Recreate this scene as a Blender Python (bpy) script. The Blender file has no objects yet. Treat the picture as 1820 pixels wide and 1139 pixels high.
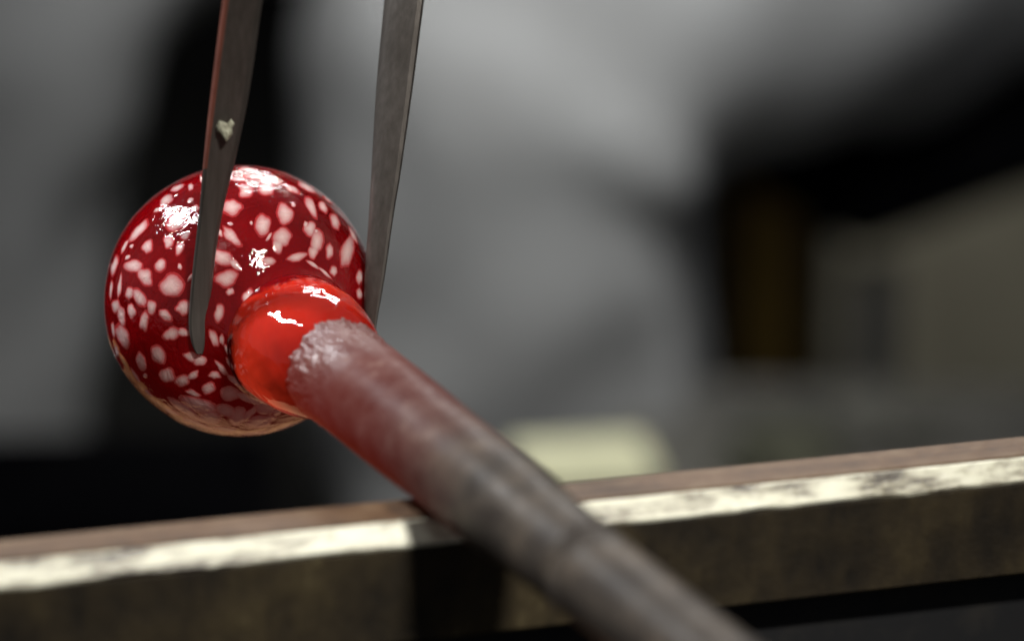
import bpy, bmesh, math, random
from mathutils import Vector, Matrix, noise
from mathutils.bvhtree import BVHTree
random.seed(7)
R_ = math.radians
sc = bpy.context.scene
C = sc.collection

# ------------------------------------------------------------------ camera
PITCH = R_(18.0)
FOC = 142.0
FPX = FOC / 36.0 * 1820.0
CAM = Vector((0, -0.9 * math.cos(PITCH), 0.9 * math.sin(PITCH)))
cd = bpy.data.cameras.new('camera')
cam = bpy.data.objects.new('camera', cd)
C.objects.link(cam)
cam.location = CAM
cam.rotation_euler = (R_(90) - PITCH, 0, 0)
cd.lens = FOC
cd.sensor_width = 36
cd.clip_start = 0.02
cd.clip_end = 50
cd.dof.use_dof = True
cd.dof.focus_distance = 0.876
cd.dof.aperture_fstop = 5.6
cd.dof.aperture_blades = 0
sc.camera = cam
CR = Vector((1, 0, 0))
CF = Vector((0, math.cos(PITCH), -math.sin(PITCH)))
CDn = Vector((0, -math.sin(PITCH), -math.cos(PITCH)))


def at(u, v, d):
    """photo pixel and distance along the lens axis -> world point"""
    return CAM + CR * ((u - 910) / FPX * d) + CDn * ((v - 569.5) / FPX * d) + CF * d


def cv(x, y, z):
    return CR * x + CDn * y + CF * z


# ------------------------------------------------------------------ world, lamps, exposure
w = bpy.data.worlds.new('World')
sc.world = w
w.use_nodes = True
w.node_tree.nodes['Background'].inputs[0].default_value = (0.95, 0.96, 1.0, 1)
w.node_tree.nodes['Background'].inputs[1].default_value = 0.125
sc.view_settings.view_transform = 'Standard'
sc.view_settings.look = 'None'
sc.view_settings.exposure = 0
sc.view_settings.gamma = 1
BALL = at(427, 535, 0.9)


def area(name, direction, dist, sx, sy, power, col, target=BALL, spread=180):
    l = bpy.data.lights.new(name, 'AREA')
    l.shape = 'RECTANGLE'
    l.size = sx
    l.size_y = sy
    l.energy = power
    l.color = col
    l.spread = R_(spread)
    o = bpy.data.objects.new(name, l)
    C.objects.link(o)
    dv = Vector(direction).normalized()
    o.location = target + dv * dist
    o.rotation_euler = (-dv).to_track_quat('-Z', 'Y').to_euler()
    return o


# ceiling tubes beyond the bench, a window up to the left, a lamp over the bench; the last three are added fills
area('ceiling_lamp_back', (0.10, 0.82, 0.59), 2.6, 0.7, 0.04, 9, (1, 0.98, 0.94))
area('ceiling_lamp_back', (0.14, 0.84, 0.51), 2.7, 0.5, 0.03, 6, (1, 0.98, 0.94))
area('ceiling_lamp_back', (0.04, 0.88, 0.42), 2.8, 0.8, 0.04, 11, (1, 0.98, 0.94))
# four panes of a window up to the left
for dx, dz in ((-0.13, 0.10), (0.10, 0.13), (-0.10, -0.12), (0.15, -0.09)):
    area('window_lamp', (-0.60 + dx * .45, 0.38 - dx * .2, 0.70 + dz * .5), 1.6, 0.12, 0.075, 0.55, (0.95, 0.98, 1), BALL, 50)
area('window_lamp', (-0.50, 0.26, 0.83), 1.6, 0.08, 0.20, 1.0, (0.95, 0.98, 1), BALL, 50)
area('bench_lamp', (0.32, -0.60, 0.72), 1.3, 0.16, 0.08, 0.75, (1, 0.97, 0.90), BALL + Vector((0.05, -0.07, -0.02)), 36)
area('legs_fill', (0.02, -0.58, 0.80), 0.62, 0.2, 0.2, 0.62, (1.0, 1.0, 0.97), Vector((0.03, 0.76, -0.06)), 48)  # unseen fill added to brighten the trouser legs, narrowed to miss the ball
area('cabinet_fill', (0.45, -0.45, 0.95), 1.1, 0.2, 0.2, 0.42, (1.0, 0.97, 0.88), Vector((0.42, 1.5, -0.08)), 50)  # unseen fill added to lift the cabinet out of the dark
area('warm_fill', (-0.12, 0.50, -0.85), 0.5, 0.40, 0.30, 0.24, (1, 0.50, 0.26))  # warm unseen fill put under the ball to light its lower rim


# ------------------------------------------------------------------ material helpers
def mat(name):
    m = bpy.data.materials.new(name)
    m.use_nodes = True
    nt = m.node_tree
    b = nt.nodes['Principled BSDF']
    return m, nt, b


def N(nt, t, **kw):
    n = nt.nodes.new(t)
    for k, v in kw.items():
        if k == 'ins':
            for kk, vv in v.items():
                n.inputs[kk].default_value = vv
        else:
            setattr(n, k, v)
    return n


def L(nt, a, b):
    nt.links.new(a, b)


def ramp(nt, fac, stops, interp='LINEAR'):
    r = nt.nodes.new('ShaderNodeValToRGB')
    r.color_ramp.interpolation = interp
    e = r.color_ramp.elements
    while len(e) < len(stops):
        e.new(0.5)
    for i, (p, c) in enumerate(stops):
        e[i].position = p
        e[i].color = (c[0], c[1], c[2], 1) if len(c) == 3 else c
    L(nt, fac, r.inputs[0])
    return r


def noise_n(nt, scale, detail=4, rough=0.55, vec=None, dist=0.0):
    n = N(nt, 'ShaderNodeTexNoise')
    n.inputs['Scale'].default_value = scale
    n.inputs['Detail'].default_value = detail
    n.inputs['Roughness'].default_value = rough
    n.inputs['Distortion'].default_value = dist
    if vec is not None:
        L(nt, vec, n.inputs['Vector'])
    return n


def coords(nt, scale=(1, 1, 1), rot=(0, 0, 0)):
    tc = N(nt, 'ShaderNodeTexCoord')
    mp = N(nt, 'ShaderNodeMapping')
    mp.inputs['Scale'].default_value = scale
    mp.inputs['Rotation'].default_value = rot
    L(nt, tc.outputs['Object'], mp.inputs['Vector'])
    return mp.outputs[0]


def bump(nt, b, height, dist, strength=1.0, coat=False):
    bn = N(nt, 'ShaderNodeBump')
    bn.inputs['Distance'].default_value = dist
    bn.inputs['Strength'].default_value = strength
    L(nt, height, bn.inputs['Height'])
    L(nt, bn.outputs[0], b.inputs['Normal'])
    if coat:
        L(nt, bn.outputs[0], b.inputs['Coat Normal'])
    return bn


def simple(name, c1, c2, scale, rough=0.7, metal=0.0, bd=0.0, stretch=(1, 1, 1), p=(0.35, 0.65)):
    m, nt, b = mat(name)
    v = coords(nt, stretch)
    n = noise_n(nt, scale, 6, 0.6, v)
    r = ramp(nt, n.outputs[0], [(p[0], c1), (p[1], c2)])
    L(nt, r.outputs[0], b.inputs['Base Color'])
    b.inputs['Roughness'].default_value = rough
    b.inputs['Metallic'].default_value = metal
    if bd:
        bump(nt, b, n.outputs[0], bd)
    return m


# ------------------------------------------------------------------ object helpers
def empty(name, loc, label, cat, group=None):
    o = bpy.data.objects.new(name, None)
    o.empty_display_size = 0.02
    C.objects.link(o)
    o.location = loc
    tag(o, label, cat, group)
    return o


def tag(o, label=None, cat=None, group=None, kind=None):
    if label: o['label'] = label
    if cat: o['category'] = cat
    if group: o['group'] = group
    if kind: o['kind'] = kind
    return o


def mesh_obj(name, verts, faces, m, parent=None, smooth=True, loc=None):
    """verts in world space; stored relative to parent/loc"""
    org = Vector((0, 0, 0))
    if parent is not None:
        org = parent['_w'] if False else world_loc(parent)
    elif loc is not None:
        org = Vector(loc)
    me = bpy.data.meshes.new(name)
    me.from_pydata([tuple(Vector(v) - org) for v in verts], [], faces)
    me.update()
    if smooth:
        me.polygons.foreach_set('use_smooth', [True] * len(me.polygons))
    if m: me.materials.append(m)
    o = bpy.data.objects.new(name, me)
    C.objects.link(o)
    if parent is not None:
        o.parent = parent
    elif loc is not None:
        o.location = org
    return o


def world_loc(o):
    p = Vector(o.location)
    while o.parent is not None:
        o = o.parent
        p = p + Vector(o.location)
    return p


def bevel(o, wd, seg=3):
    mo = o.modifiers.new('bevel', 'BEVEL')
    mo.width = wd
    mo.segments = seg
    mo.limit_method = 'ANGLE'
    mo.angle_limit = R_(30)
    return o


def boxv(c, sx, sy, sz, rz=0, tilt=None):
    M = Matrix.Rotation(rz, 3, 'Z')
    if tilt is not None:
        M = tilt @ M
    vs = []
    for x in (-1, 1):
        for y in (-1, 1):
            for z in (-1, 1):
                vs.append(Vector(c) + M @ Vector((x * sx / 2, y * sy / 2, z * sz / 2)))
    fs = [(0, 1, 3, 2), (4, 6, 7, 5), (0, 4, 5, 1), (2, 3, 7, 6), (0, 2, 6, 4), (1, 5, 7, 3)]
    return vs, fs


def catmull(pts, n):
    out = []
    P = [pts[0]] + list(pts) + [pts[-1]]
    for i in range(1, len(P) - 2):
        for k in range(n):
            t = k / n
            a, b, c, d = P[i - 1], P[i], P[i + 1], P[i + 2]
            out.append(tuple(0.5 * ((2 * b[j]) + (-a[j] + c[j]) * t + (2 * a[j] - 5 * b[j] + 4 * c[j] - d[j]) * t * t
                                    + (-a[j] + 3 * b[j] - 3 * c[j] + d[j]) * t ** 3) for j in range(len(b))))
    out.append(tuple(pts[-1]))
    return out


# ------------------------------------------------------------------ rod axis
AX = cv(0.453, 0.3215, -0.8315).normalized()
O_ROD = at(425, 535, 0.9) + cv(0, -0.0018, 0)
RB = 0.0302
E1 = AX.cross(Vector((0, 0, 1))).normalized()     # sideways
E2 = E1.cross(AX).normalized()                    # up-ish


def axis_pt(h, r, a, centre=None):
    o = O_ROD if centre is None else centre
    return o + AX * h + (E1 * math.cos(a) + E2 * math.sin(a)) * r


def revolve(name, prof, m, parent, seg=96, centre=None, disp=None, cap0=True, cap1=True, attr=True):
    vs, fs, hs = [], [], []
    for (h, r) in prof:
        for k in range(seg):
            a = 2 * math.pi * k / seg
            c = centre(h) if centre else O_ROD
            hh, rr = h, r
            if disp: hh, rr = disp(h, r, a)
            vs.append(axis_pt(hh, rr, a, c))
            hs.append(h / RB)
    n = len(prof)
    for i in range(n - 1):
        for k in range(seg):
            k2 = (k + 1) % seg
            fs.append((i * seg + k, i * seg + k2, (i + 1) * seg + k2, (i + 1) * seg + k))
    if cap0: fs.append(tuple(reversed(range(seg))))
    if cap1: fs.append(tuple((n - 1) * seg + k for k in range(seg)))
    o = mesh_obj(name, vs, fs, m, parent)
    if attr:
        at_ = o.data.attributes.new('h', 'FLOAT', 'POINT')
        at_.data.foreach_set('value', hs)
    return o


# ================================================================== SETTING
m_floor = simple('workshop concrete', (0.008, 0.008, 0.008), (0.018, 0.018, 0.017), 6, 0.95, bd=0.002)
m_wall = simple('dark workshop wall', (0.0015, 0.0015, 0.002), (0.004, 0.004, 0.005), 2.0, 0.9)
m_wall.node_tree.nodes['Principled BSDF'].inputs['Specular IOR Level'].default_value = 0.0
FZ = -0.75
m_floor.node_tree.nodes['Principled BSDF'].inputs['Specular IOR Level'].default_value = 0.0
fl = mesh_obj('floor', [(-6, -3, FZ), (6, -3, FZ), (6, 6, FZ), (-6, 6, FZ)], [(0, 1, 2, 3)], m_floor)
tag(fl, kind='structure')
vs, fs = boxv((0, 3.6, 0.75), 9, 0.1, 2.996)
wl = mesh_obj('wall', vs, fs, m_wall, smooth=False)
tag(wl, kind='structure')

# ================================================================== BENCH RAIL
PSI = R_(16.2)
RD = Vector((math.cos(PSI), math.sin(PSI), 0))           # along the rail
RN = Vector((math.sin(PSI), -math.cos(PSI), 0))          # towards the camera
# the shaft rests on the rail: axis point and its lowest side
S_C = 0.101
ROD_R = 0.0104
RAIL_TOP = (O_ROD + AX * S_C).z - ROD_R / math.cos(math.asin(abs(AX.z))) - 0.0003
pc = O_ROD + AX * S_C
FR = pc + RN * 0.0078                                        # a point above the front edge of the top face
FR = Vector((FR.x, FR.y, RAIL_TOP))

m_top, nt, b = mat('brown oxidised steel')
v = coords(nt, (1, 1, 1), (0, 0, -PSI))
mp = N(nt, 'ShaderNodeMapping', ins={'Scale': (14, 260, 100)})
L(nt, v, mp.inputs['Vector'])
n1 = noise_n(nt, 1.0, 5, 0.6, mp.outputs[0])
n2 = noise_n(nt, 160, 5, 0.6, v)
mx = N(nt, 'ShaderNodeMix', data_type='FLOAT', ins={0: 0.45})
L(nt, n1.outputs[0], mx.inputs[2]); L(nt, n2.outputs[0], mx.inputs[3])
r = ramp(nt, mx.outputs[0], [(0.3, (0.030, 0.014, 0.006)), (0.5, (0.080, 0.041, 0.018)), (0.7, (0.13, 0.085, 0.048))])
L(nt, r.outputs[0], b.inputs['Base Color'])
b.inputs['Roughness'].default_value = 0.6
b.inputs['Specular IOR Level'].default_value = 0.3
bump(nt, b, n2.outputs[0], 0.0004)

m_edge, nt, b = mat('cream worn edge')
v = coords(nt, (1, 1, 1), (0, 0, -PSI))
mp = N(nt, 'ShaderNodeMapping', ins={'Scale': (70, 260, 260)})
L(nt, v, mp.inputs['Vector'])
n1 = noise_n(nt, 1.0, 6, 0.62, mp.outputs[0])
mp2 = N(nt, 'ShaderNodeMapping', ins={'Scale': (260, 700, 700)})
L(nt, v, mp2.inputs['Vector'])
n2 = noise_n(nt, 1.0, 4, 0.6, mp2.outputs[0])
r1 = ramp(nt, n1.outputs[0], [(0.36, (0.06, 0.045, 0.03)), (0.44, (0.38, 0.35, 0.26)), (0.54, (0.72, 0.70, 0.55)), (0.7, (0.80, 0.79, 0.64))])
r2 = ramp(nt, n2.outputs[0], [(0.30, (0.6, 0.58, 0.5)), (0.45, (1, 1, 1))])
mu = N(nt, 'ShaderNodeMix', data_type='RGBA', blend_type='MULTIPLY', ins={0: 0.8})
L(nt, r1.outputs[0], mu.inputs[6]); L(nt, r2.outputs[0], mu.inputs[7])
L(nt, mu.outputs[2], b.inputs['Base Color'])
b.inputs['Roughness'].default_value = 0.38
bump(nt, b, n1.outputs[0], 0.0006)

m_face, nt, b = mat('dark mottled steel')
v = coords(nt, (1, 1, 1), (0, 0, -PSI))
n1 = noise_n(nt, 60, 7, 0.65, v)
mp = N(nt, 'ShaderNodeMapping', ins={'Scale': (90, 90, 28)})
L(nt, v, mp.inputs['Vector'])
n2 = noise_n(nt, 1.0, 5, 0.6, mp.outputs[0])
mx = N(nt, 'ShaderNodeMix', data_type='FLOAT', ins={0: 0.5})
L(nt, n1.outputs[0], mx.inputs[2]); L(nt, n2.outputs[0], mx.inputs[3])
r = ramp(nt, mx.outputs[0], [(0.36, (0.007, 0.005, 0.003)), (0.50, (0.022, 0.0155, 0.0075)), (0.60, (0.040, 0.029, 0.013)), (0.68, (0.10, 0.08, 0.04))])
L(nt, r.outputs[0], b.inputs['Base Color'])
b.inputs['Roughness'].default_value = 0.75
b.inputs['Specular IOR Level'].default_value = 0.25
bump(nt, b, n1.outputs[0], 0.001)

rail = empty('bench_rail', FR + Vector((0, 0, -0.026)),
             'long steel rail with brown top and chipped cream edge, crossing below the rod', 'rail')


def rail_strip(name, prof, m, nseg=160, ragged=0.0):
    """prof: list of (n, z) offsets, n towards camera, closed loop"""
    vs, fs = [], []
    L0, L1 = -0.42, 0.42
    k = len(prof)
    for i in range(nseg + 1):
        s = L0 + (L1 - L0) * i / nseg
        for j, (n_, z_) in enumerate(prof):
            p = FR + RD * s + RN * n_ + Vector((0, 0, z_))
            if ragged and j in (2, 3):
                p = p + Vector((0, 0, ragged * (noise.noise(Vector((s * 55, 3.1, 0))) + 0.6 * noise.noise(Vector((s * 160, 9.1, 0))))))
            vs.append(p)
    for i in range(nseg):
        for j in range(k):
            j2 = (j + 1) % k
            fs.append((i * k + j, i * k + j2, (i + 1) * k + j2, (i + 1) * k + j))
    fs.append(tuple(reversed(range(k))))
    fs.append(tuple(nseg * k + j for j in range(k)))
    return mesh_obj(name, vs, fs, m, rail, smooth=False)


rail_strip('top_plate', [(-0.0118, -0.0012), (-0.0106, 0.0), (-0.0003, 0.0), (0.0, -0.0003), (0.0, -0.005), (-0.0118, -0.005)], m_top)
rail_strip('worn_edge', [(0.0002, -0.0004), (0.0008, -0.0004), (0.0033, -0.0043), (0.0030, -0.0050), (0.0002, -0.0050)], m_edge, 420, 0.0005)
m_web = simple('shade dark steel web', (0.002, 0.002, 0.003), (0.012, 0.010, 0.008), 70, 0.85, p=(0.5, 0.75))
rail_strip('front_face', [(-0.0118, -0.0052), (0.0028, -0.0052), (0.0030, -0.0056), (0.0030, -0.0252), (0.0020, -0.0262), (-0.0118, -0.0262)], m_face)
# a lower web set back below the rail, underside shade put into its black
rail_strip('lower_web', [(-0.011, -0.0264), (-0.006, -0.0264), (-0.006, -0.060), (-0.011, -0.060)], m_web)
for s in (-0.36, 0.36):
    c = FR + RD * s + RN * (-0.007)
    top = FR.z - 0.0605
    vs, fs = boxv((c.x, c.y, (top + FZ) / 2), 0.03, 0.03, top - FZ - 0.001, PSI)
    bevel(mesh_obj('post', vs, fs, m_face, rail, smooth=False), 0.002)

# ================================================================== ROD
m_rod, nt, b = mat('hot blowpipe iron')
atn = N(nt, 'ShaderNodeAttribute', attribute_name='h')
v = coords(nt)
n1 = noise_n(nt, 110, 6, 0.65, v)
n2 = noise_n(nt, 460, 4, 0.6, v)
n3 = noise_n(nt, 38, 3, 0.5, v)
# crusty near the glass (h < 2.5), smooth further on
c_hot = ramp(nt, n1.outputs[0], [(0.33, (0.028, 0.012, 0.010)), (0.48, (0.044, 0.024, 0.021)), (0.60, (0.060, 0.036, 0.032)), (0.72, (0.12, 0.085, 0.07))])
c_cold = ramp(nt, n1.outputs[0], [(0.33, (0.028, 0.023, 0.020)), (0.52, (0.050, 0.041, 0.034)), (0.70, (0.085, 0.066, 0.050))])
mr = N(nt, 'ShaderNodeMapRange', ins={1: 3.6, 2: 4.4, 3: 0.0, 4: 1.0})
ad = N(nt, 'ShaderNodeMath', operation='MULTIPLY_ADD', ins={1: 0.9})
L(nt, n3.outputs[0], ad.inputs[0]); L(nt, atn.outputs['Fac'], ad.inputs[2])
L(nt, ad.outputs[0], mr.inputs[0])
mx = N(nt, 'ShaderNodeMix', data_type='RGBA')
L(nt, mr.outputs[0], mx.inputs[0]); L(nt, c_hot.outputs[0], mx.inputs[6]); L(nt, c_cold.outputs[0], mx.inputs[7])
L(nt, mx.outputs[2], b.inputs['Base Color'])
b.inputs['Metallic'].default_value = 0.0
b.inputs['Specular IOR Level'].default_value = 0.2
rr = ramp(nt, n2.outputs[0], [(0.4, (0.38,) * 3), (0.7, (0.56,) * 3)])
rcr = N(nt, 'ShaderNodeMapRange', ins={1: 1.95, 2: 2.3, 3: 0.10, 4: 1.0})
L(nt, atn.outputs['Fac'], rcr.inputs[0])
spr = N(nt, 'ShaderNodeMapRange', ins={1: 1.95, 2: 2.4, 3: 0.5, 4: 0.05})
L(nt, atn.outputs['Fac'], spr.inputs[0]); L(nt, spr.outputs[0], b.inputs['Specular IOR Level'])
rmx = N(nt, 'ShaderNodeMix', data_type='FLOAT', ins={2: 0.32})
L(nt, rcr.outputs[0], rmx.inputs[0]); L(nt, rr.outputs[0], rmx.inputs[3])
L(nt, rmx.outputs[0], b.inputs['Roughness'])
crust = N(nt, 'ShaderNodeMapRange', ins={1: 1.8, 2: 2.3, 3: 1.0, 4: 0.06})
L(nt, atn.outputs['Fac'], crust.inputs[0])
mh = N(nt, 'ShaderNodeMath', operation='MULTIPLY')
L(nt, n2.outputs[0], mh.inputs[0]); L(nt, crust.outputs[0], mh.inputs[1])
bump(nt, b, mh.outputs[0], 0.0009, 1.0)
# dull red heat left in the iron
glow = N(nt, 'ShaderNodeMapRange', ins={1: 1.9, 2: 4.9, 3: 0.12, 4: 0.0})
L(nt, ad.outputs[0], glow.inputs[0])
b.inputs['Emission Color'].default_value = (1.0, 0.06, 0.03, 1)
L(nt, glow.outputs[0], b.inputs['Emission Strength'])

rod = empty('blowpipe', O_ROD + AX * (S_C) - Vector((0, 0, ROD_R)),
            'thick grey iron rod, red with heat and crusty at the tip stuck in the glass', 'rod')


def crust_disp(h, r, a):
    hn = h / RB
    k = max(0.0, min(1.0, (2.35 - hn) / 0.6))
    p = Vector((math.cos(a) * 2.2, math.sin(a) * 2.2, hn * 2.4))
    f = noise.fractal(p * 2.2, 0.9, 2.0, 4)
    f2 = noise.fractal(p * 6 + Vector((7, 1, 3)), 0.8, 2.1, 3)
    rr = r * (1 + k * (0.040 * f + 0.028 * f2)) + 0.00012 * noise.noise(Vector((math.cos(a) * 2, math.sin(a) * 2, hn * 3)))
    hh = h
    if hn < 1.67:
        hh = h + RB * (0.10 * noise.noise(Vector((math.cos(a) * 2.5, math.sin(a) * 2.5, 4))) + 0.05 * noise.noise(Vector((math.cos(a) * 8, math.sin(a) * 8, 4))))
    return hh, rr


prof = [(1.50, .32), (1.54, .35), (1.59, .368), (1.63, .374)]
hn = 1.65
while hn < 3.95:
    prof.append((hn, .374 - 0.032 * (hn - 1.65) / 2.3 + 0.002 * math.sin(hn * 5)))
    hn += 0.02
prof += [(3.96, .3385), (3.98, .330), (4.0, .30)]
prof = [(h * RB, r * RB) for h, r in prof]
revolve('heated_head', prof, m_rod, rod, 200, disp=crust_disp)
prof = [(3.88, .334), (3.93, .3405), (4.0, .3435), (4.1, .345), (4.2, .346), (4.35, .345), (4.5, .342), (4.62, .334), (4.75, .322), (4.95, .311), (5.5, .304)]
prof = [(h * RB, r * RB) for h, r in catmull(prof, 6)]
revolve('collar', prof, m_rod, rod, 96, disp=crust_disp)
prof = [(5.503 * RB, .3035 * RB), (5.7 * RB, .300 * RB), (6.4 * RB, .292 * RB), (12 * RB, .284 * RB), (19 * RB, .284 * RB)]
revolve('shaft', prof, m_rod, rod, 96)

# ================================================================== GLASS
def striae(nt, F, f, detail=3):
    """noise drawn out round the rod's axis, the way turned glass is"""
    tc = N(nt, 'ShaderNodeTexCoord')
    cb = N(nt, 'ShaderNodeCombineXYZ')
    for i_, (vec, sc_) in enumerate(((AX, F), (E1, f), (E2, f))):
        d_ = N(nt, 'ShaderNodeVectorMath', operation='DOT_PRODUCT')
        L(nt, tc.outputs['Object'], d_.inputs[0])
        d_.inputs[1].default_value = tuple(vec * sc_)
        L(nt, d_.outputs['Value'], cb.inputs[i_])
    return noise_n(nt, 1.0, detail, 0.6, cb.outputs[0], 0.3)


m_glass, nt, b = mat('deep red glass')
v = coords(nt)
n1 = noise_n(nt, 60, 3, 0.5, v)
r = ramp(nt, n1.outputs[0], [(0.35, (0.075, 0.0004, 0.0012)), (0.7, (0.15, 0.0009, 0.0025))])
L(nt, r.outputs[0], b.inputs['Base Color'])
b.inputs['Roughness'].default_value = 0.5
b.inputs['Specular IOR Level'].default_value = 0.0
b.inputs['Coat Weight'].default_value = 1.0
b.inputs['Coat Roughness'].default_value = 0.025
b.inputs['Coat IOR'].default_value = 1.52
b.inputs['Subsurface Weight'].default_value = 0.35
b.inputs['Subsurface Radius'].default_value = (1, 0.05, 0.03)
b.inputs['Subsurface Scale'].default_value = 0.004
nb = noise_n(nt, 240, 3, 0.55, v, 0.8)
nb2 = noise_n(nt, 55, 2, 0.5, v)
ab = N(nt, 'ShaderNodeMath', operation='MULTIPLY_ADD', ins={1: 3.0})
L(nt, nb2.outputs[0], ab.inputs[0]); L(nt, nb.outputs[0], ab.inputs[2])
st = striae(nt, 1200, 130)
ac = N(nt, 'ShaderNodeMath', operation='MULTIPLY_ADD', ins={1: 0.36})
L(nt, st.outputs[0], ac.inputs[0]); L(nt, ab.outputs[0], ac.inputs[2])
bump(nt, b, ac.outputs[0], 0.00036, 1.0, True)

b.inputs['Emission Color'].default_value = (1.0, 0.01, 0.008, 1)
b.inputs['Emission Strength'].default_value = 0.032

m_neck, nt, b = mat('glowing orange glass')
atn = N(nt, 'ShaderNodeAttribute', attribute_name='h')
v = coords(nt)
n1 = noise_n(nt, 120, 4, 0.6, v, 0.5)
n2 = noise_n(nt, 45, 3, 0.5, v)
ad = N(nt, 'ShaderNodeMath', operation='MULTIPLY_ADD', ins={1: 0.62})
L(nt, n1.outputs[0], ad.inputs[0]); L(nt, atn.outputs['Fac'], ad.inputs[2])
r = ramp(nt, ad.outputs[0], [(0.98, (0.10, 0.001, 0.002)), (1.0, (0.10, 0.001, 0.002))])
mr = N(nt, 'ShaderNodeMapRange', ins={1: 1.26, 2: 1.36, 3: 0.0, 4: 1.0})
L(nt, ad.outputs[0], mr.inputs[0])
r2 = ramp(nt, n2.outputs[0], [(0.35, (0.20, 0.004, 0.003)), (0.65, (0.34, 0.014, 0.007))])
mx = N(nt, 'ShaderNodeMix', data_type='RGBA', ins={6: (0.11, 0.001, 0.002, 1)})
L(nt, mr.outputs[0], mx.inputs[0]); L(nt, r2.outputs[0], mx.inputs[7])
L(nt, mx.outputs[2], b.inputs['Base Color'])
b.inputs['Roughness'].default_value = 0.5
b.inputs['Specular IOR Level'].default_value = 0.0
b.inputs['Coat Weight'].default_value = 1.0
b.inputs['Coat Roughness'].default_value = 0.03
b.inputs['Subsurface Weight'].default_value = 0.5
b.inputs['Subsurface Radius'].default_value = (1, 0.15, 0.05)
b.inputs['Subsurface Scale'].default_value = 0.006
b.inputs['Emission Color'].default_value = (1.0, 0.055, 0.018, 1)
# emission strongest towards the middle of the neck and its lower side
sep = N(nt, 'ShaderNodeSeparateXYZ')
L(nt, v, sep.inputs[0])
mz = N(nt, 'ShaderNodeMapRange', ins={1: -0.020, 2: 0.006, 3: 0.74, 4: 0.08})
L(nt, sep.outputs[2], mz.inputs[0])
mc = N(nt, 'ShaderNodeMapRange', ins={1: 1.62, 2: 1.98, 3: 1.0, 4: 0.18})
L(nt, ad.outputs[0], mc.inputs[0])
m1 = N(nt, 'ShaderNodeMath', operation='MULTIPLY')
L(nt, mz.outputs[0], m1.inputs[0]); L(nt, mr.outputs[0], m1.inputs[1])
m2 = N(nt, 'ShaderNodeMath', operation='MULTIPLY')
L(nt, m1.outputs[0], m2.inputs[0]); L(nt, mc.outputs[0], m2.inputs[1])
L(nt, m2.outputs[0], b.inputs['Emission Strength'])
nb2 = noise_n(nt, 75, 2, 0.5, v, 0.4)
bump(nt, b, nb2.outputs[0], 0.0016, 1.0, True)


def cen(h):
    """ball hangs a little below the rod's axis"""
    t = max(0.0, min(1.0, (h / RB - 0.4) / 1.3))
    t = t * t * (3 - 2 * t)
    return BALL.lerp(O_ROD, t)


glass = empty('glass_ball', BALL, 'glossy deep red glass ball with pinkish white spots on the end of the rod', 'glass ball')

prof = []
for i in range(0, 70):
    th = math.pi - 0.02 - (math.pi - 0.02 - R_(47)) * i / 69
    prof.append((math.cos(th), math.sin(th)))
tail = catmull([(.682, .731), (.742, .668), (.785, .610), (.822, .558), (.858, .520), (.90, .495), (.93, .47), (.93, .42)], 6)
prof += tail[1:]


def ball_disp(h, r, a):
    p = Vector((h / RB * 1.3, math.cos(a) * r / RB * 1.3, math.sin(a) * r / RB * 1.3))
    f = 1 + 0.007 * noise.noise(p * 1.6) + 0.0025 * noise.noise(p * 5)
    return h * f, r * f


body = revolve('ball_body', [(h * RB, r * RB) for h, r in prof], m_glass, glass, 192, centre=cen, disp=ball_disp)
np_ = catmull([(.78, .40), (.84, .465), (.90, .492), (.97, .490), (1.05, .488), (1.15, .486), (1.27, .480), (1.42, .460), (1.58, .425), (1.68, .39), (1.78, .33)], 9)


def neck_disp(h, r, a):
    p = Vector((h / RB * 2, math.cos(a) * 1.5, math.sin(a) * 1.5))
    return h, r * (1 + 0.018 * noise.noise(p))


neck = revolve('hot_neck', [(h * RB, r * RB) for h, r in np_], m_neck, glass, 160, centre=cen, disp=neck_disp)
tag(neck, 'glowing orange neck between ball and rod')

m_spot, nt, b = mat('pinkish white glass chips')
atn = N(nt, 'ShaderNodeAttribute', attribute_name='edge')
v = coords(nt)
n1 = noise_n(nt, 160, 4, 0.6, v)
ad = N(nt, 'ShaderNodeMath', operation='MULTIPLY_ADD', ins={1: 0.35})
L(nt, n1.outputs[0], ad.inputs[0]); L(nt, atn.outputs['Fac'], ad.inputs[2])
r = ramp(nt, ad.outputs[0], [(0.25, (0.54, 0.38, 0.36)), (0.60, (0.47, 0.29, 0.28)), (0.92, (0.38, 0.11, 0.115)), (1.08, (0.26, 0.01, 0.014))])
L(nt, r.outputs[0], b.inputs['Base Color'])
b.inputs['Roughness'].default_value = 0.5
b.inputs['Specular IOR Level'].default_value = 0.0
b.inputs['Coat Weight'].default_value = 1.0
b.inputs['Coat Roughness'].default_value = 0.025
b.inputs['Coat IOR'].default_value = 1.52
b.inputs['Subsurface Weight'].default_value = 0.4
b.inputs['Subsurface Radius'].default_value = (1, 0.4, 0.35)
b.inputs['Subsurface Scale'].default_value = 0.0015
nb = noise_n(nt, 240, 3, 0.55, v, 0.8)
st = striae(nt, 1200, 130)
ac = N(nt, 'ShaderNodeMath', operation='MULTIPLY_ADD', ins={1: 0.36})
L(nt, st.outputs[0], ac.inputs[0]); L(nt, nb.outputs[0], ac.inputs[2])
bump(nt, b, ac.outputs[0], 0.00036, 1.0, True)
b.inputs['Emission Color'].default_value = (1.0, 0.22, 0.17, 1)
b.inputs['Emission Strength'].default_value = 0.05
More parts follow.
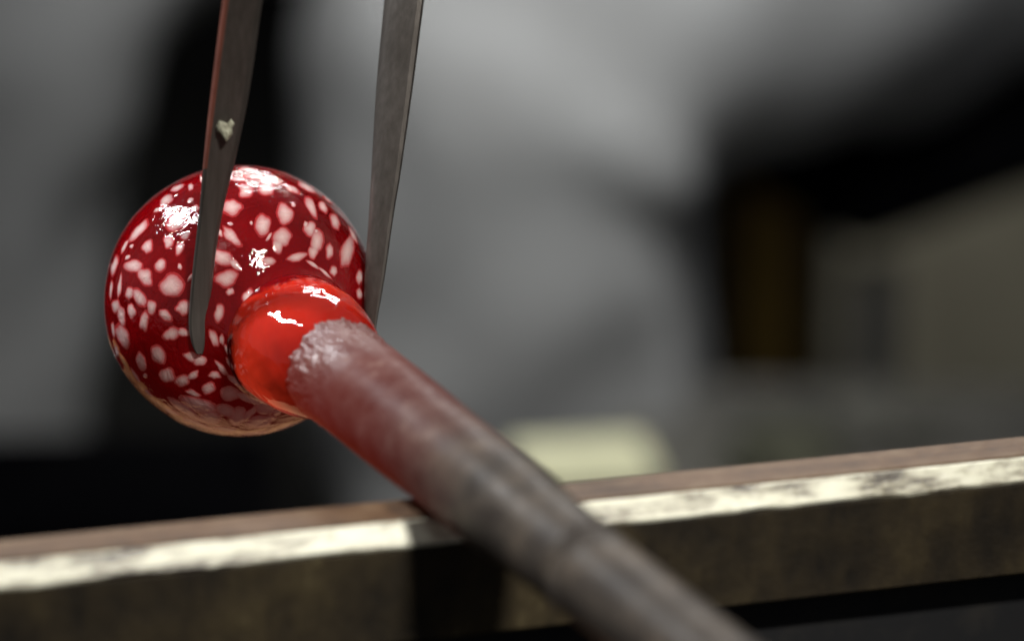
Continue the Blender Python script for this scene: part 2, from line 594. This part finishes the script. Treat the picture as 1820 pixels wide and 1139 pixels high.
# chips along the rim: its warm light put into amber tan colour and emission
m_tan = m_spot.copy()
m_tan.name = 'amber tan rim light'
for nd in m_tan.node_tree.nodes:
    if nd.type == 'VALTORGB':
        cs = [(0.46, 0.27, 0.16), (0.40, 0.19, 0.10), (0.30, 0.08, 0.04), (0.20, 0.015, 0.01)]
        for e_, c_ in zip(nd.color_ramp.elements, cs): e_.color = (*c_, 1)
m_tan.node_tree.nodes['Principled BSDF'].inputs['Emission Strength'].default_value = 0.08
m_tan.node_tree.nodes['Principled BSDF'].inputs['Emission Color'].default_value = (1.0, 0.35, 0.14, 1)

gl_loc = BALL
bvh = BVHTree.FromPolygons([v.co.copy() for v in body.data.vertices], [tuple(p.vertices) for p in body.data.polygons])


def ray(u, v):
    p = at(u, v, 0.8)
    d = (p - CAM).normalized()
    hit = bvh.ray_cast(CAM - gl_loc, d)
    return hit


def make_spot(pos_fn, seed):
    """pos_fn(rho, ang) -> (point, normal) in glass space"""
    RG, SG = 6, 22
    vs, fs, ed = [], [], []
    p0 = pos_fn(0, 0)
    if p0 is None: return None
    Hh = 0.00011
    vs.append(p0[0] + p0[1] * Hh); ed.append(0.0)
    for i in range(1, RG + 1):
        rho = i / RG
        for k in range(SG):
            a = 2 * math.pi * k / SG
            w = 1 + 0.36 * noise.noise(Vector((math.cos(a) * 1.1, math.sin(a) * 1.1, seed * 3.7))) + 0.05 * noise.noise(Vector((math.cos(a) * 3, math.sin(a) * 3, seed * 1.7)))
            q = pos_fn(rho * w, a)
            if q is None: return None
            vs.append(q[0] + q[1] * (Hh * (1 - rho ** 2.4) - 0.00001)); ed.append(rho)
    for k in range(SG):
        fs.append((0, 1 + k, 1 + (k + 1) % SG))
    for i in range(RG - 1):
        for k in range(SG):
            k2 = (k + 1) % SG
            A = 1 + i * SG
            fs.append((A + k, A + SG + k, A + SG + k2, A + k2))
    me = bpy.data.meshes.new('white_spot')
    me.from_pydata([tuple(x) for x in vs], [], fs)
    me.polygons.foreach_set('use_smooth', [True] * len(me.polygons))
    a_ = me.attributes.new('edge', 'FLOAT', 'POINT')
    a_.data.foreach_set('value', ed)
    me.materials.append(m_spot)
    me.update()
    o = bpy.data.objects.new('white_spot', me)
    C.objects.link(o)
    o.parent = glass
    return o


BU, BV, BR = 427.0, 535.0, 240.0


def spot_px(u, v, rx, ry, ang, seed, m_=None):
    ca, sa = math.cos(R_(ang)), math.sin(R_(ang))

    def fn(rho, a):
        x, y = rho * rx * math.cos(a), rho * ry * math.sin(a)
        uu, vv = u + x * ca - y * sa, v + x * sa + y * ca
        du, dv = uu - BU, vv - BV
        r = math.hypot(du, dv)
        lim = 0.985 * BR
        # beyond the limb, wrap on round the back of the sphere
        if r > lim:
            th = math.asin(0.985) + (r - lim) / BR * 2.2
            dirv = (CR * (du / r) + CDn * (dv / r)) * math.sin(th) - CF * math.cos(th)
            hit = bvh.ray_cast(dirv * 0.06, -dirv)
        else:
            hit = ray(uu, vv)
        if hit[0] is None: return None
        n_ = hit[1]
        if n_.dot(hit[0]) < 0: n_ = -n_
        return hit[0], n_
    o = make_spot(fn, seed)
    if o and m_: o.data.materials[0] = m_
    return o


Z1 = [(440,300,52,28,-38),(270,490,92,28,-52),(500,445,66,60,0),(322,590,36,48,15),(455,560,34,42,10),(522,600,28,46,20),
(622,350,25,22,0),(508,226,46,18,-22),(590,300,22,16,-30),(238,705,62,44,-8),(312,780,44,66,-25),(405,700,38,44,25),
(470,838,78,78,5),(212,878,28,44,12),(275,905,36,66,-33),(224,985,27,52,-4),(300,1052,30,66,2),(350,968,32,50,-8),
(432,1012,50,30,38),(545,968,52,44,-25),(160,1022,25,74,-8),(126,960,30,44,0),(150,838,14,80,6),(118,705,20,66,18),
(96,860,10,60,5),(385,360,26,14,-35),(560,520,40,24,-40),(180,590,12,50,28),
(848,345,64,58,5),(845,528,92,36,48),(935,240,50,50,20),(1058,230,55,58,0),(1182,388,50,72,-14),(1040,460,52,72,4),
(1158,530,60,58,0),(1132,585,38,50,10),(1342,345,28,78,-24),(1315,222,64,22,24),(1222,230,50,22,28),(1415,345,24,42,-25),
(1488,435,28,60,-26),(1335,480,42,46,-30),(1375,560,44,84,-4),(1352,625,32,48,12),(1455,620,26,52,4),(1560,625,46,104,12),
(1640,780,22,50,4),(1480,742,26,34,0),(1250,655,64,30,-14),(1075,680,46,32,0),(1350,700,52,14,34),(1425,752,56,12,40),
(790,655,72,44,22),(866,700,56,26,44),(815,790,72,54,-12),(945,902,34,52,14),(768,1000,34,60,2),(835,870,28,26,0),
(1600,520,12,60,-24),(1450,300,40,12,40),(880,172,60,16,8),(1000,160,70,20,4),(1120,190,40,16,14),(700,450,30,34,0),
(690,250,34,30,0),(950,110,60,10,2),(1640,880,20,36,0),(1230,330,16,16,0)]
Z2 = [(735,355,26,56,-20),(784,362,17,34,-8),(470,330,60,40,-22),(545,318,50,26,10),(388,450,42,62,-25),(284,496,28,58,-16),
(172,345,40,84,-24),(136,440,12,70,-14),(590,468,46,30,20),(650,490,44,34,0),(440,585,50,46,20),(545,615,52,34,-30),
(605,585,40,24,-30),(702,662,44,34,-26),(830,695,54,44,5),(608,695,46,18,22),(742,582,38,24,8),(780,535,56,18,50),
(820,430,14,48,-25),(838,510,18,44,-32),(640,768,118,42,17),(548,792,96,20,34),(712,845,64,34,4),(888,838,44,52,10),
(962,820,48,18,-42),(1030,868,82,32,-12),(1062,782,64,38,0),(930,722,80,22,26),(870,622,62,18,40),(250,588,58,10,58),
(325,690,50,10,42),(470,812,78,13,32),(620,880,90,12,20),(820,920,96,12,8),(1010,945,96,12,0),(1200,900,80,10,-24),
(820,805,60,30,10),(980,745,60,16,20),(110,300,10,50,-6),(1140,800,40,18,-30)]
KS = 1.1
i = 0
for (x, y, rx, ry, an) in Z1:
    spot_px(170 + x / 3.5, 270 + y / 3.5, rx / 3.5 * KS, ry / 3.5 * KS, an, i); i += 1
for (x, y, rx, ry, an) in Z2:
    KS = 1.32 if y > 730 else 1.14
    spot_px(170 + x / 3.5, 500 + y / 3.5, rx / 3.5 * KS, ry / 3.5 * KS, an, i); i += 1
# tan patches of painted rim light strung along the lower left limb
rt = random.Random(11)
for k in range(17):
    a = R_(62 + (158 - 62) * k / 16 + rt.uniform(-2, 2))
    rr_ = BR * rt.uniform(0.965, 1.0)
    spot_px(BU + rr_ * math.cos(a), BV + rr_ * math.sin(a), rt.uniform(20, 38), rt.uniform(2.5, 6.5) * (1.2 if 80 < math.degrees(a) < 160 else .8), math.degrees(a) + 90 + rt.uniform(-6, 6), i, m_tan); i += 1
# fine flecks between the big chips
for k in range(26):
    a, q = rt.uniform(0, 6.28), BR * math.sqrt(rt.uniform(0.05, 0.93))
    u_, v_ = BU + q * math.cos(a), BV + q * math.sin(a)
    if math.hypot(u_ - 545, v_ - 610) < 150: continue
    spot_px(u_, v_, rt.uniform(3, 6), rt.uniform(4, 12), rt.uniform(-50, 40), i); i += 1
rs = random.Random(3)
# the far side of the ball
cnt = 0
while cnt < 70:
    d0 = Vector((rs.gauss(0, 1), rs.gauss(0, 1), rs.gauss(0, 1))).normalized()
    if d0.dot(CF) < 0.12: continue
    t1 = d0.orthogonal().normalized(); t2 = d0.cross(t1)
    an = rs.uniform(0, 6.28)
    t1, t2 = t1 * math.cos(an) + t2 * math.sin(an), t2 * math.cos(an) - t1 * math.sin(an)
    sx, sy = rs.uniform(.05, .09), rs.uniform(.06, .13)

    def fn(rho, a):
        dd = (d0 + t1 * (rho * sx * math.cos(a)) + t2 * (rho * sy * math.sin(a))).normalized()
        hit = bvh.ray_cast(dd * 0.06, -dd)
        if hit[0] is None: return None
        n_ = hit[1]
        if n_.dot(hit[0]) < 0: n_ = -n_
        return hit[0], n_
    make_spot(fn, 200 + cnt)
    cnt += 1

# ================================================================== JACKS
m_blade, nt, b = mat('brushed dark steel')
v = coords(nt)
mp = N(nt, 'ShaderNodeMapping', ins={'Scale': (900, 900, 25), 'Rotation': (0, R_(7), 0)})
L(nt, v, mp.inputs['Vector'])
n1 = noise_n(nt, 1.0, 4, 0.6, mp.outputs[0])
n2 = noise_n(nt, 45, 5, 0.6, v)
mx = N(nt, 'ShaderNodeMix', data_type='FLOAT', ins={0: 0.35})
L(nt, n1.outputs[0], mx.inputs[2]); L(nt, n2.outputs[0], mx.inputs[3])
r = ramp(nt, mx.outputs[0], [(0.3, (0.062, 0.053, 0.046)), (0.5, (0.085, 0.074, 0.065)), (0.7, (0.115, 0.10, 0.09))])
L(nt, r.outputs[0], b.inputs['Base Color'])
b.inputs['Metallic'].default_value = 0.6
b.inputs['Roughness'].default_value = 0.46
bump(nt, b, n1.outputs[0], 0.00006)

jl = [(-420, 452, 536, .815), (-200, 420, 497, .828), (0, 395, 465, .842), (154, 375.5, 443, .852), (275, 362, 419, .859), (370, 354, 396, .8635),
      (470, 343, 380, .867), (540, 336.5, 374, .8695), (575, 335, 370, .8705), (600, 338, 366, .8712), (618, 343, 363, .8718), (629, 349, 360, .8722)]
jr = [(-420, 720, 808, .90), (-200, 700, 781, .893), (0, 682, 754, .888), (154, 668, 734, .8865), (308, 659, 712, .8855), (380, 655, 700, .8853), (485, 648, 685, .8852),
      (550, 647, 674, .8852), (590, 650, 667, .8852), (606, 653, 662, .8852)]
jacks = empty('jacks', (at(433, 0, .842) + at(718, 0, .888)) / 2,
              'pair of dark steel shaping blades pointing down on either side of the glass ball', 'jacks')


m_red_glint = simple('red reflection edge', (0.15, 0.045, 0.030), (0.27, 0.09, 0.06), 60, 0.6, 0.2)  # warm reflection on the left blade's side facet, put into its colour


def blade(rows, facet, tz, edge_m=None, turn=0.0):
    # cross-section: front face with a narrow facet at each side, then the back
    rows = catmull(rows, 8)
    vs, fs = [], []
    for (v_, ul, ur, d) in rows:
        wpx = ur - ul
        k = d / FPX
        T = max(0.0012, wpx * k * tz)
        f = min(facet, 0.3) * wpx
        pts = [(ul, T * .42), (ul + f * .45, T * .12), (ul + f, 0.0), ((ul + ur) / 2, -T * .035), (ur - f * .8, 0.0), (ur - f * .25, T * .14), (ur, T * .42),
               (ur - f * .4, T * .95), (ur - f, T), (ul + f, T), (ul + f * .4, T * .95)]
        for (u_, dd) in pts:
            vs.append(at(u_, v_, d) + CF * (dd + turn * k * (u_ - (ul + ur) / 2)))
    n = 11
    for i in range(len(rows) - 1):
        for j in range(n):
            j2 = (j + 1) % n
            fs.append((i * n + j, (i + 1) * n + j, (i + 1) * n + j2, i * n + j2))
    fs.append(tuple(range(n)))
    fs.append(tuple(reversed([(len(rows) - 1) * n + j for j in range(n)])))
    o = mesh_obj('blade', vs, fs, m_blade, jacks, smooth=True)
    o.data.set_sharp_from_angle(angle=R_(24))
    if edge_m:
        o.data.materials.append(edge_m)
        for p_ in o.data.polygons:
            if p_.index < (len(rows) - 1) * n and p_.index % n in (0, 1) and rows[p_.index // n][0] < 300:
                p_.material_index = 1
    return o


blade(jl, 0.17, 0.55, m_red_glint, 0.30)
blade(jr, 0.20, 0.55, None, -0.32)
# the spring bow that joins the two arms above the picture
pa, pb = at(494, -418, .818), at(764, -418, .903)
vs, fs = [], []
nb_ = 36
side = (pb - pa)
wdir = side.normalized().cross(Vector((0, 0, 1))).normalized()
for i in range(nb_ + 1):
    t = i / nb_
    if t < .33:
        s = t / .33; p = pa + Vector((0, 0, .09 * s)) - side * .10 * math.sin(s * math.pi / 2)
    elif t > .67:
        s = (1 - t) / .33; p = pb + Vector((0, 0, .09 * s)) + side * .10 * math.sin(s * math.pi / 2)
    else:
        s = (t - .33) / .34 * math.pi
        mid = (pa + pb) / 2 + Vector((0, 0, .09))
        p = mid - side * .60 * math.cos(s) + Vector((0, 0, .028 * math.sin(s)))
    vs.append(p)
ring = []
for i, p in enumerate(vs):
    tq = (vs[min(i + 1, nb_)] - vs[max(i - 1, 0)]).normalized()
    nn = tq.cross(wdir).normalized()
    for (a, bb) in ((-.0055, -.0012), (.0055, -.0012), (.0055, .0012), (-.0055, .0012)):
        ring.append(p + wdir * a + nn * bb)
for i in range(nb_):
    for j in range(4):
        j2 = (j + 1) % 4
        fs.append((i * 4 + j, i * 4 + j2, (i + 1) * 4 + j2, (i + 1) * 4 + j))
fs.append((0, 1, 2, 3)); fs.append((nb_ * 4 + 3, nb_ * 4 + 2, nb_ * 4 + 1, nb_ * 4))
mesh_obj('spring_bow', ring, fs, m_blade, jacks, smooth=False)

# pale crusty fleck on the left blade
m_fleck = simple('pale residue', (0.20, 0.19, 0.13), (0.42, 0.41, 0.31), 900, 0.8, bd=0.0003)
out = [(384, 226), (388, 213), (396, 216), (404, 219), (411, 211), (417, 220), (412, 228), (413, 238), (407, 246), (402, 252), (397, 246), (392, 238), (386, 234)]
cu, cv_ = 402, 229
vs = [at(cu, cv_, .8550) + CF * -.0006]
for k, s in ((0.5, -.0006), (0.8, -.0004), (1.0, .0004)):
    for (u_, v_) in out:
        j = noise.noise(Vector((u_ * .3, v_ * .3, k * 5)))
        vs.append(at(cu + (u_ - cu) * k, cv_ + (v_ - cv_) * k, .8550) + CF * (s + .0005 * j * (1 - k * .6)))
n = len(out)
fs = [(0, 1 + (i + 1) % n, 1 + i) for i in range(n)]
for q in range(2):
    for i in range(n):
        a, a2 = 1 + q * n + i, 1 + q * n + (i + 1) % n
        fs.append((a, a2, a2 + n, a + n))
mesh_obj('residue_fleck', vs, fs, m_fleck, jacks, smooth=False)

# ================================================================== BACKGROUND
# seated worker behind the bench: only the trouser legs come into the picture
m_cloth, nt, b = mat('grey work cloth')
v = coords(nt)
n1 = noise_n(nt, 9, 5, 0.6, v)
n2 = noise_n(nt, 900, 2, 0.5, v)
r = ramp(nt, n1.outputs[0], [(0.3, (0.20, 0.20, 0.20)), (0.7, (0.30, 0.305, 0.31))])
L(nt, r.outputs[0], b.inputs['Base Color'])
b.inputs['Roughness'].default_value = 0.9
b.inputs['Specular IOR Level'].default_value = 0.2
bump(nt, b, n2.outputs[0], 0.0004)


def tube_mesh(path, seg=28):
    """path: (point, radius_x, radius_y) ; returns verts, faces"""
    vs, fs = [], []
    for i, (p, ra, rb) in enumerate(path):
        t = (path[min(i + 1, len(path) - 1)][0] - path[max(i - 1, 0)][0]).normalized()
        s = t.cross(Vector((0, 1, 0.02))).normalized()
        q = t.cross(s).normalized()
        for k in range(seg):
            a = 2 * math.pi * k / seg
            vs.append(p + s * ra * math.cos(a) + q * rb * math.sin(a))
    for i in range(len(path) - 1):
        for k in range(seg):
            k2 = (k + 1) % seg
            fs.append((i * seg + k, i * seg + k2, (i + 1) * seg + k2, (i + 1) * seg + k))
    fs.append(tuple(reversed(range(seg))))
    fs.append(tuple((len(path) - 1) * seg + k for k in range(seg)))
    return vs, fs


def leg_path(pts):
    flat = [(p.x, p.y, p.z, ra, rb) for p, ra, rb in pts]
    return [(Vector(q[:3]), q[3], q[4]) for q in catmull(flat, 8)]


D = 1.8
ank = at(905, 1000, D); ank = Vector((ank.x, ank.y + .01, FZ + .10))
right = leg_path([(at(2150, -370, 1.98), .100, .10), (at(1650, -165, 1.9), .094, .092), (at(1230, -55, 1.82), .088, .085), (at(905, 60, 1.79), .086, .080),
                  (at(880, 260, 1.80), .090, .080), (at(885, 520, 1.83), .093, .080), (at(893, 800, 1.87), .093, .078), (ank + Vector((0, .05, .25)), .082, .07), (ank + Vector((0, .06, 0)), .07, .075)])
kl = at(30, -150, 1.75)
al = Vector((at(-60, 900, 1.85).x, at(70, 900, 1.85).y + .05, FZ + .10))
left = leg_path([(at(1600, -620, 2.25), .10, .10), (at(900, -500, 2.10), .095, .09), (at(300, -300, 1.88), .085, .08), (at(0, -120, 1.80), .080, .076),
                 (at(-60, 130, 1.80), .076, .07), (at(-70, 420, 1.84), .070, .07), (at(-60, 800, 1.88), .066, .065), (al + Vector((0, .02, .2)), .07, .065), (al, .068, .07)])
pel = leg_path([(at(2250, -500, 1.95), .10, .10), (at(2050, -650, 2.1), .13, .11), (at(1700, -680, 2.28), .10, .10)])
ridge1 = leg_path([(at(700, 40, 1.722), .008, .008), (at(860, 110, 1.716), .013, .010), (at(1010, 200, 1.726), .014, .011), (at(1150, 300, 1.745), .014, .014), (at(1230, 350, 1.78), .008, .008)])
ridge2 = leg_path([(at(760, 250, 1.728), .006, .006), (at(900, 350, 1.734), .010, .008), (at(1040, 430, 1.748), .011, .009), (at(1150, 520, 1.768), .014, .011), (at(1195, 660, 1.79), .015, .013), (at(1205, 820, 1.81), .012, .012)])
allv, allf = [], []
for pth in (right, left, pel, ridge1, ridge2):
    vs, fs = tube_mesh(pth)
    o_ = len(allv)
    allv += vs
    allf += [tuple(i_ + o_ for i_ in f) for f in fs]
hip = at(905, 800, 1.85)
person = empty('person', Vector((hip.x, hip.y, FZ)),
               'person in grey work trousers sitting behind the rail, only the blurred legs showing', 'person')
tr = mesh_obj('trousers', allv, allf, m_cloth, person)
rm = tr.modifiers.new('remesh', 'REMESH'); rm.mode = 'VOXEL'; rm.voxel_size = 0.009; rm.use_smooth_shade = True
sm = tr.modifiers.new('smooth', 'SMOOTH'); sm.factor = 0.6; sm.iterations = 8
tx = bpy.data.textures.new('folds', 'CLOUDS'); tx.noise_scale = 0.11; tx.noise_depth = 1
dp = tr.modifiers.new('folds', 'DISPLACE'); dp.texture = tx; dp.strength = 0.030; dp.mid_level = 0.5; dp.texture_coords = 'LOCAL'

m_boot = simple('black boot leather', (0.012, 0.011, 0.010), (0.03, 0.028, 0.026), 30, 0.5, bd=0.001)
for a_ in (ank + Vector((0, .06, 0)), al):
    pth = [(a_ + Vector((0, .05, -.055)), .030, .030), (a_ + Vector((0, .03, -.05)), .046, .044), (a_ + Vector((0, -.03, -.055)), .046, .042), (a_ + Vector((0, -.10, -.065)), .050, .034),
           (a_ + Vector((0, -.15, -.07)), .042, .028), (a_ + Vector((0, -.175, -.075)), .02, .015)]
    vs, fs = [], []
    cp = catmull([(p.x, p.y, p.z, r1, r2) for p, r1, r2 in pth], 5)
    for q in cp:
        for k in range(20):
            t = 2 * math.pi * k / 20
            vs.append(Vector((q[0] + q[3] * math.cos(t), q[1], max(FZ + .001, q[2] + q[4] * math.sin(t)))))
    for i_ in range(len(cp) - 1):
        for k in range(20):
            fs.append((i_ * 20 + k, i_ * 20 + (k + 1) % 20, (i_ + 1) * 20 + (k + 1) % 20, (i_ + 1) * 20 + k))
    fs.append(tuple(reversed(range(20)))); fs.append(tuple((len(cp) - 1) * 20 + k for k in range(20)))
    bt = mesh_obj('boot', vs, fs, m_boot, person)
    vs, fs = tube_mesh([(a_ + Vector((0, .01, -.05)), .048, .050), (a_ + Vector((0, .012, .0)), .046, .048), (a_ + Vector((0, .014, .05)), .048, .05)], 20)
    mesh_obj('boot_shaft', vs, fs, m_boot, bt)

# black slab added where the thigh's underside lies in shade
m_black = simple('flat black', (0.0015, 0.0015, 0.002), (0.003, 0.003, 0.0035), 14, 0.95, bd=0.0008)
m_black.node_tree.nodes['Principled BSDF'].inputs['Specular IOR Level'].default_value = 0.0
m_iron = simple('black iron', (0.010, 0.010, 0.011), (0.022, 0.021, 0.020), 20, 0.8)
m_iron.node_tree.nodes['Principled BSDF'].inputs['Specular IOR Level'].default_value = 0.2
shade_slab = empty('shade_slab', at(1750, 900, 2.2) * 1.0, 'black slab added for the shade under the raised thigh, out of focus at upper right', 'shade_slab')
shade_slab.location.z = FZ
a0, a1 = at(1330, 340, 1.93), at(2300, -10, 2.02)
ctr = (a0 + a1) / 2 + Vector((0, .04, 0))
dirx = (a1 - a0)
ang_t = math.asin(dirx.normalized().z)
rzz = math.atan2(dirx.y, dirx.x)
M = Matrix.Rotation(rzz, 3, 'Z') @ Matrix.Rotation(-ang_t, 3, 'Y')
vs, fs = boxv(ctr, dirx.length, 0.22, 0.040, 0, M)
bevel(mesh_obj('slab_body', vs, fs, m_black, shade_slab), 0.018, 5)
for (fx, fy) in ((-.43, -.085), (.43, -.085), (-.43, .085), (.43, .085)):
    pt = ctr + M @ Vector((fx * dirx.length, fy, -.035))
    vs, fs = tube_mesh([(pt, .011, .011), (Vector((pt.x, pt.y, FZ + .001)), .011, .011)], 12)
    mesh_obj('slab_leg', vs, fs, m_iron, shade_slab)

# brown wooden post and a black one beside it
m_wood = simple('amber brown wood', (0.30, 0.18, 0.03), (0.62, 0.38, 0.07), 9, 0.6, stretch=(4, 4, 1))
for (u0, u1, d, m_, lab, nm, cat) in ((1225, 1405, 2.12, m_wood, 'narrow amber brown wooden post standing upright right of the grey trouser leg', 'wooden_post', 'post'),
                                     (1412, 1475, 2.3, m_iron, 'black upright post just right of the brown wooden post, out of focus', 'iron_post', 'post')):
    c = (at(u0, 500, d) + at(u1, 500, d)) / 2
    wd = (at(u1, 500, d) - at(u0, 500, d)).length
    zt = at(1300, 200, d).z
    zb = -0.330 if False else FZ
    vs, fs = boxv((c.x, c.y, (zt + zb) / 2 + .0005), wd, .04, zt - zb - .001, 0.1)
    o = mesh_obj(nm, vs, fs, m_, None, smooth=False, loc=(c.x, c.y, FZ))
    bevel(o, .004)
    tag(o, lab, cat)

# olive grey cabinet far right, and the low grey bench in front of it
m_olive = simple('olive grey painted steel', (0.30, 0.275, 0.21), (0.62, 0.59, 0.46), 3.2, 0.6)
m_bench = simple('dusty grey bench top', (0.045, 0.043, 0.040), (0.11, 0.105, 0.09), 9, 0.8)
c = at(1640, 400, 2.7)
vs, fs = boxv((c.x + .06, c.y + .1, (FZ + .35) / 2 + .001), .64, .4, .35 - FZ, 0.0)
cab = mesh_obj('cabinet', vs, fs, m_olive, None, smooth=False, loc=(c.x + .06, c.y + .1, FZ))
bevel(cab, .006)
tag(cab, 'tall olive grey steel cabinet filling the blurred right side behind the posts', 'cabinet')
zb = -0.318
ca, cb = at(1240, 690, 1.0), at(2100, 690, 1.0)
pA = at(1000, 690, 1.95)
lowb = empty('low_bench', (0.22, pA.y + .02, FZ), 'low dusty grey bench behind the rail at lower right, cluttered and blurred', 'bench')
# far edge of the top shows at about pixel row 690
dfar = 0.0
for q in range(400):
    dd = 1.4 + q * .003
    if at(1400, 690, dd).z < zb:
        dfar = dd; break
far_y = at(1400, 690, dfar).y
vs, fs = boxv((0.30, far_y - .14, zb - .0125), .52, .28, .025, R_(-3))
bevel(mesh_obj('bench_top', vs, fs, m_bench, lowb, smooth=False), .003)
for (x, y) in ((.09, far_y - .05), (.52, far_y - .07), (.10, far_y - .23), (.52, far_y - .25)):
    vs, fs = boxv((x, y, (zb - .0255 + FZ) / 2), .03, .03, zb - .0255 - FZ - .001)
    mesh_obj('bench_leg', vs, fs, m_iron, lowb, smooth=False)


def lump(name, u, v, d, rx, ry, rz, m_, label, cat, seed):
    c = at(u, v, d)
    bm = bmesh.new()
    bmesh.ops.create_icosphere(bm, subdivisions=4, radius=1)
    for vv in bm.verts:
        f = 1 + .35 * noise.fractal(vv.co * 1.7 + Vector((seed, 0, 0)), 1, 2, 3)
        vv.co = Vector((vv.co.x * rx, vv.co.y * ry, vv.co.z * rz)) * f
        vv.co.z = max(vv.co.z, -rz * .45)
    me = bpy.data.meshes.new(name)
    bm.to_mesh(me); bm.free()
    me.polygons.foreach_set('use_smooth', [True] * len(me.polygons))
    me.materials.append(m_)
    o = bpy.data.objects.new(name, me)
    C.objects.link(o)
    o.location = Vector((c.x, c.y, zb + rz * .45 + .0005))
    tag(o, label, cat)


m_rag1 = simple('pale grey rag', (0.045, 0.044, 0.037), (0.09, 0.087, 0.074), 30, 0.9, bd=.002)
m_rag2 = simple('olive rag', (0.03, 0.031, 0.020), (0.07, 0.07, 0.045), 30, 0.9, bd=.002)
lump('rag', 1545, 735, 1.76, .032, .02, .016, m_rag1, 'crumpled pale grey rag on the low bench, right of the brown post', 'rag', 1)
lump('rag', 1390, 770, 1.72, .024, .02, .016, m_rag2, 'crumpled olive rag on the low bench, between the cream block and the pale rag', 'rag', 5)

# small shelf behind the rail carrying the cream block and a black box added to darken the lower left
m_cream = simple('cream block', (0.58, 0.57, 0.36), (0.72, 0.71, 0.48), 25, 0.7, bd=.0008)
shz = -0.335
shelf = empty('low_shelf', (0, at(910, 900, 1.6).y, FZ), 'dark low shelf just behind the rail, hidden but for what stands on it', 'shelf')
sy = at(1040, 850, 1.60).y
vs, fs = boxv((-.02, sy, shz - .01), .56, .16, .02)
bevel(mesh_obj('shelf_board', vs, fs, m_iron, shelf, smooth=False), .002)
for (x, y) in ((-.28, sy - .06), (.24, sy - .06), (-.28, sy + .06), (.24, sy + .06)):
    vs, fs = boxv((x, y, (shz - .0205 + FZ) / 2), .025, .025, shz - .0205 - FZ - .001)
    mesh_obj('shelf_leg', vs, fs, m_iron, shelf, smooth=False)
bt_ = at(1036, 772, 1.62)
hgt = bt_.z - shz
vs, fs = boxv((bt_.x, sy, shz + hgt / 2 + .0005), 0.055, .045, hgt - .001, R_(9))
blk = mesh_obj('cream_block', vs, fs, m_cream, None, smooth=False, loc=(bt_.x, sy, shz))
bevel(blk, .003)
tag(blk, 'bright cream yellow block standing just behind the rail beside the rod', 'block')
tb = at(215, 850, 1.60)
hgt = tb.z - shz
tbo = empty('dark_box', (tb.x, sy, shz), 'low black box added to darken the area behind the left end of the rail, out of focus', 'box')
vs, fs = boxv((tb.x - .015, sy, shz + hgt / 2 + .0005), .150, .11, hgt - .001, R_(4))
bevel(mesh_obj('box_body', vs, fs, m_black, tbo, smooth=False), .004)
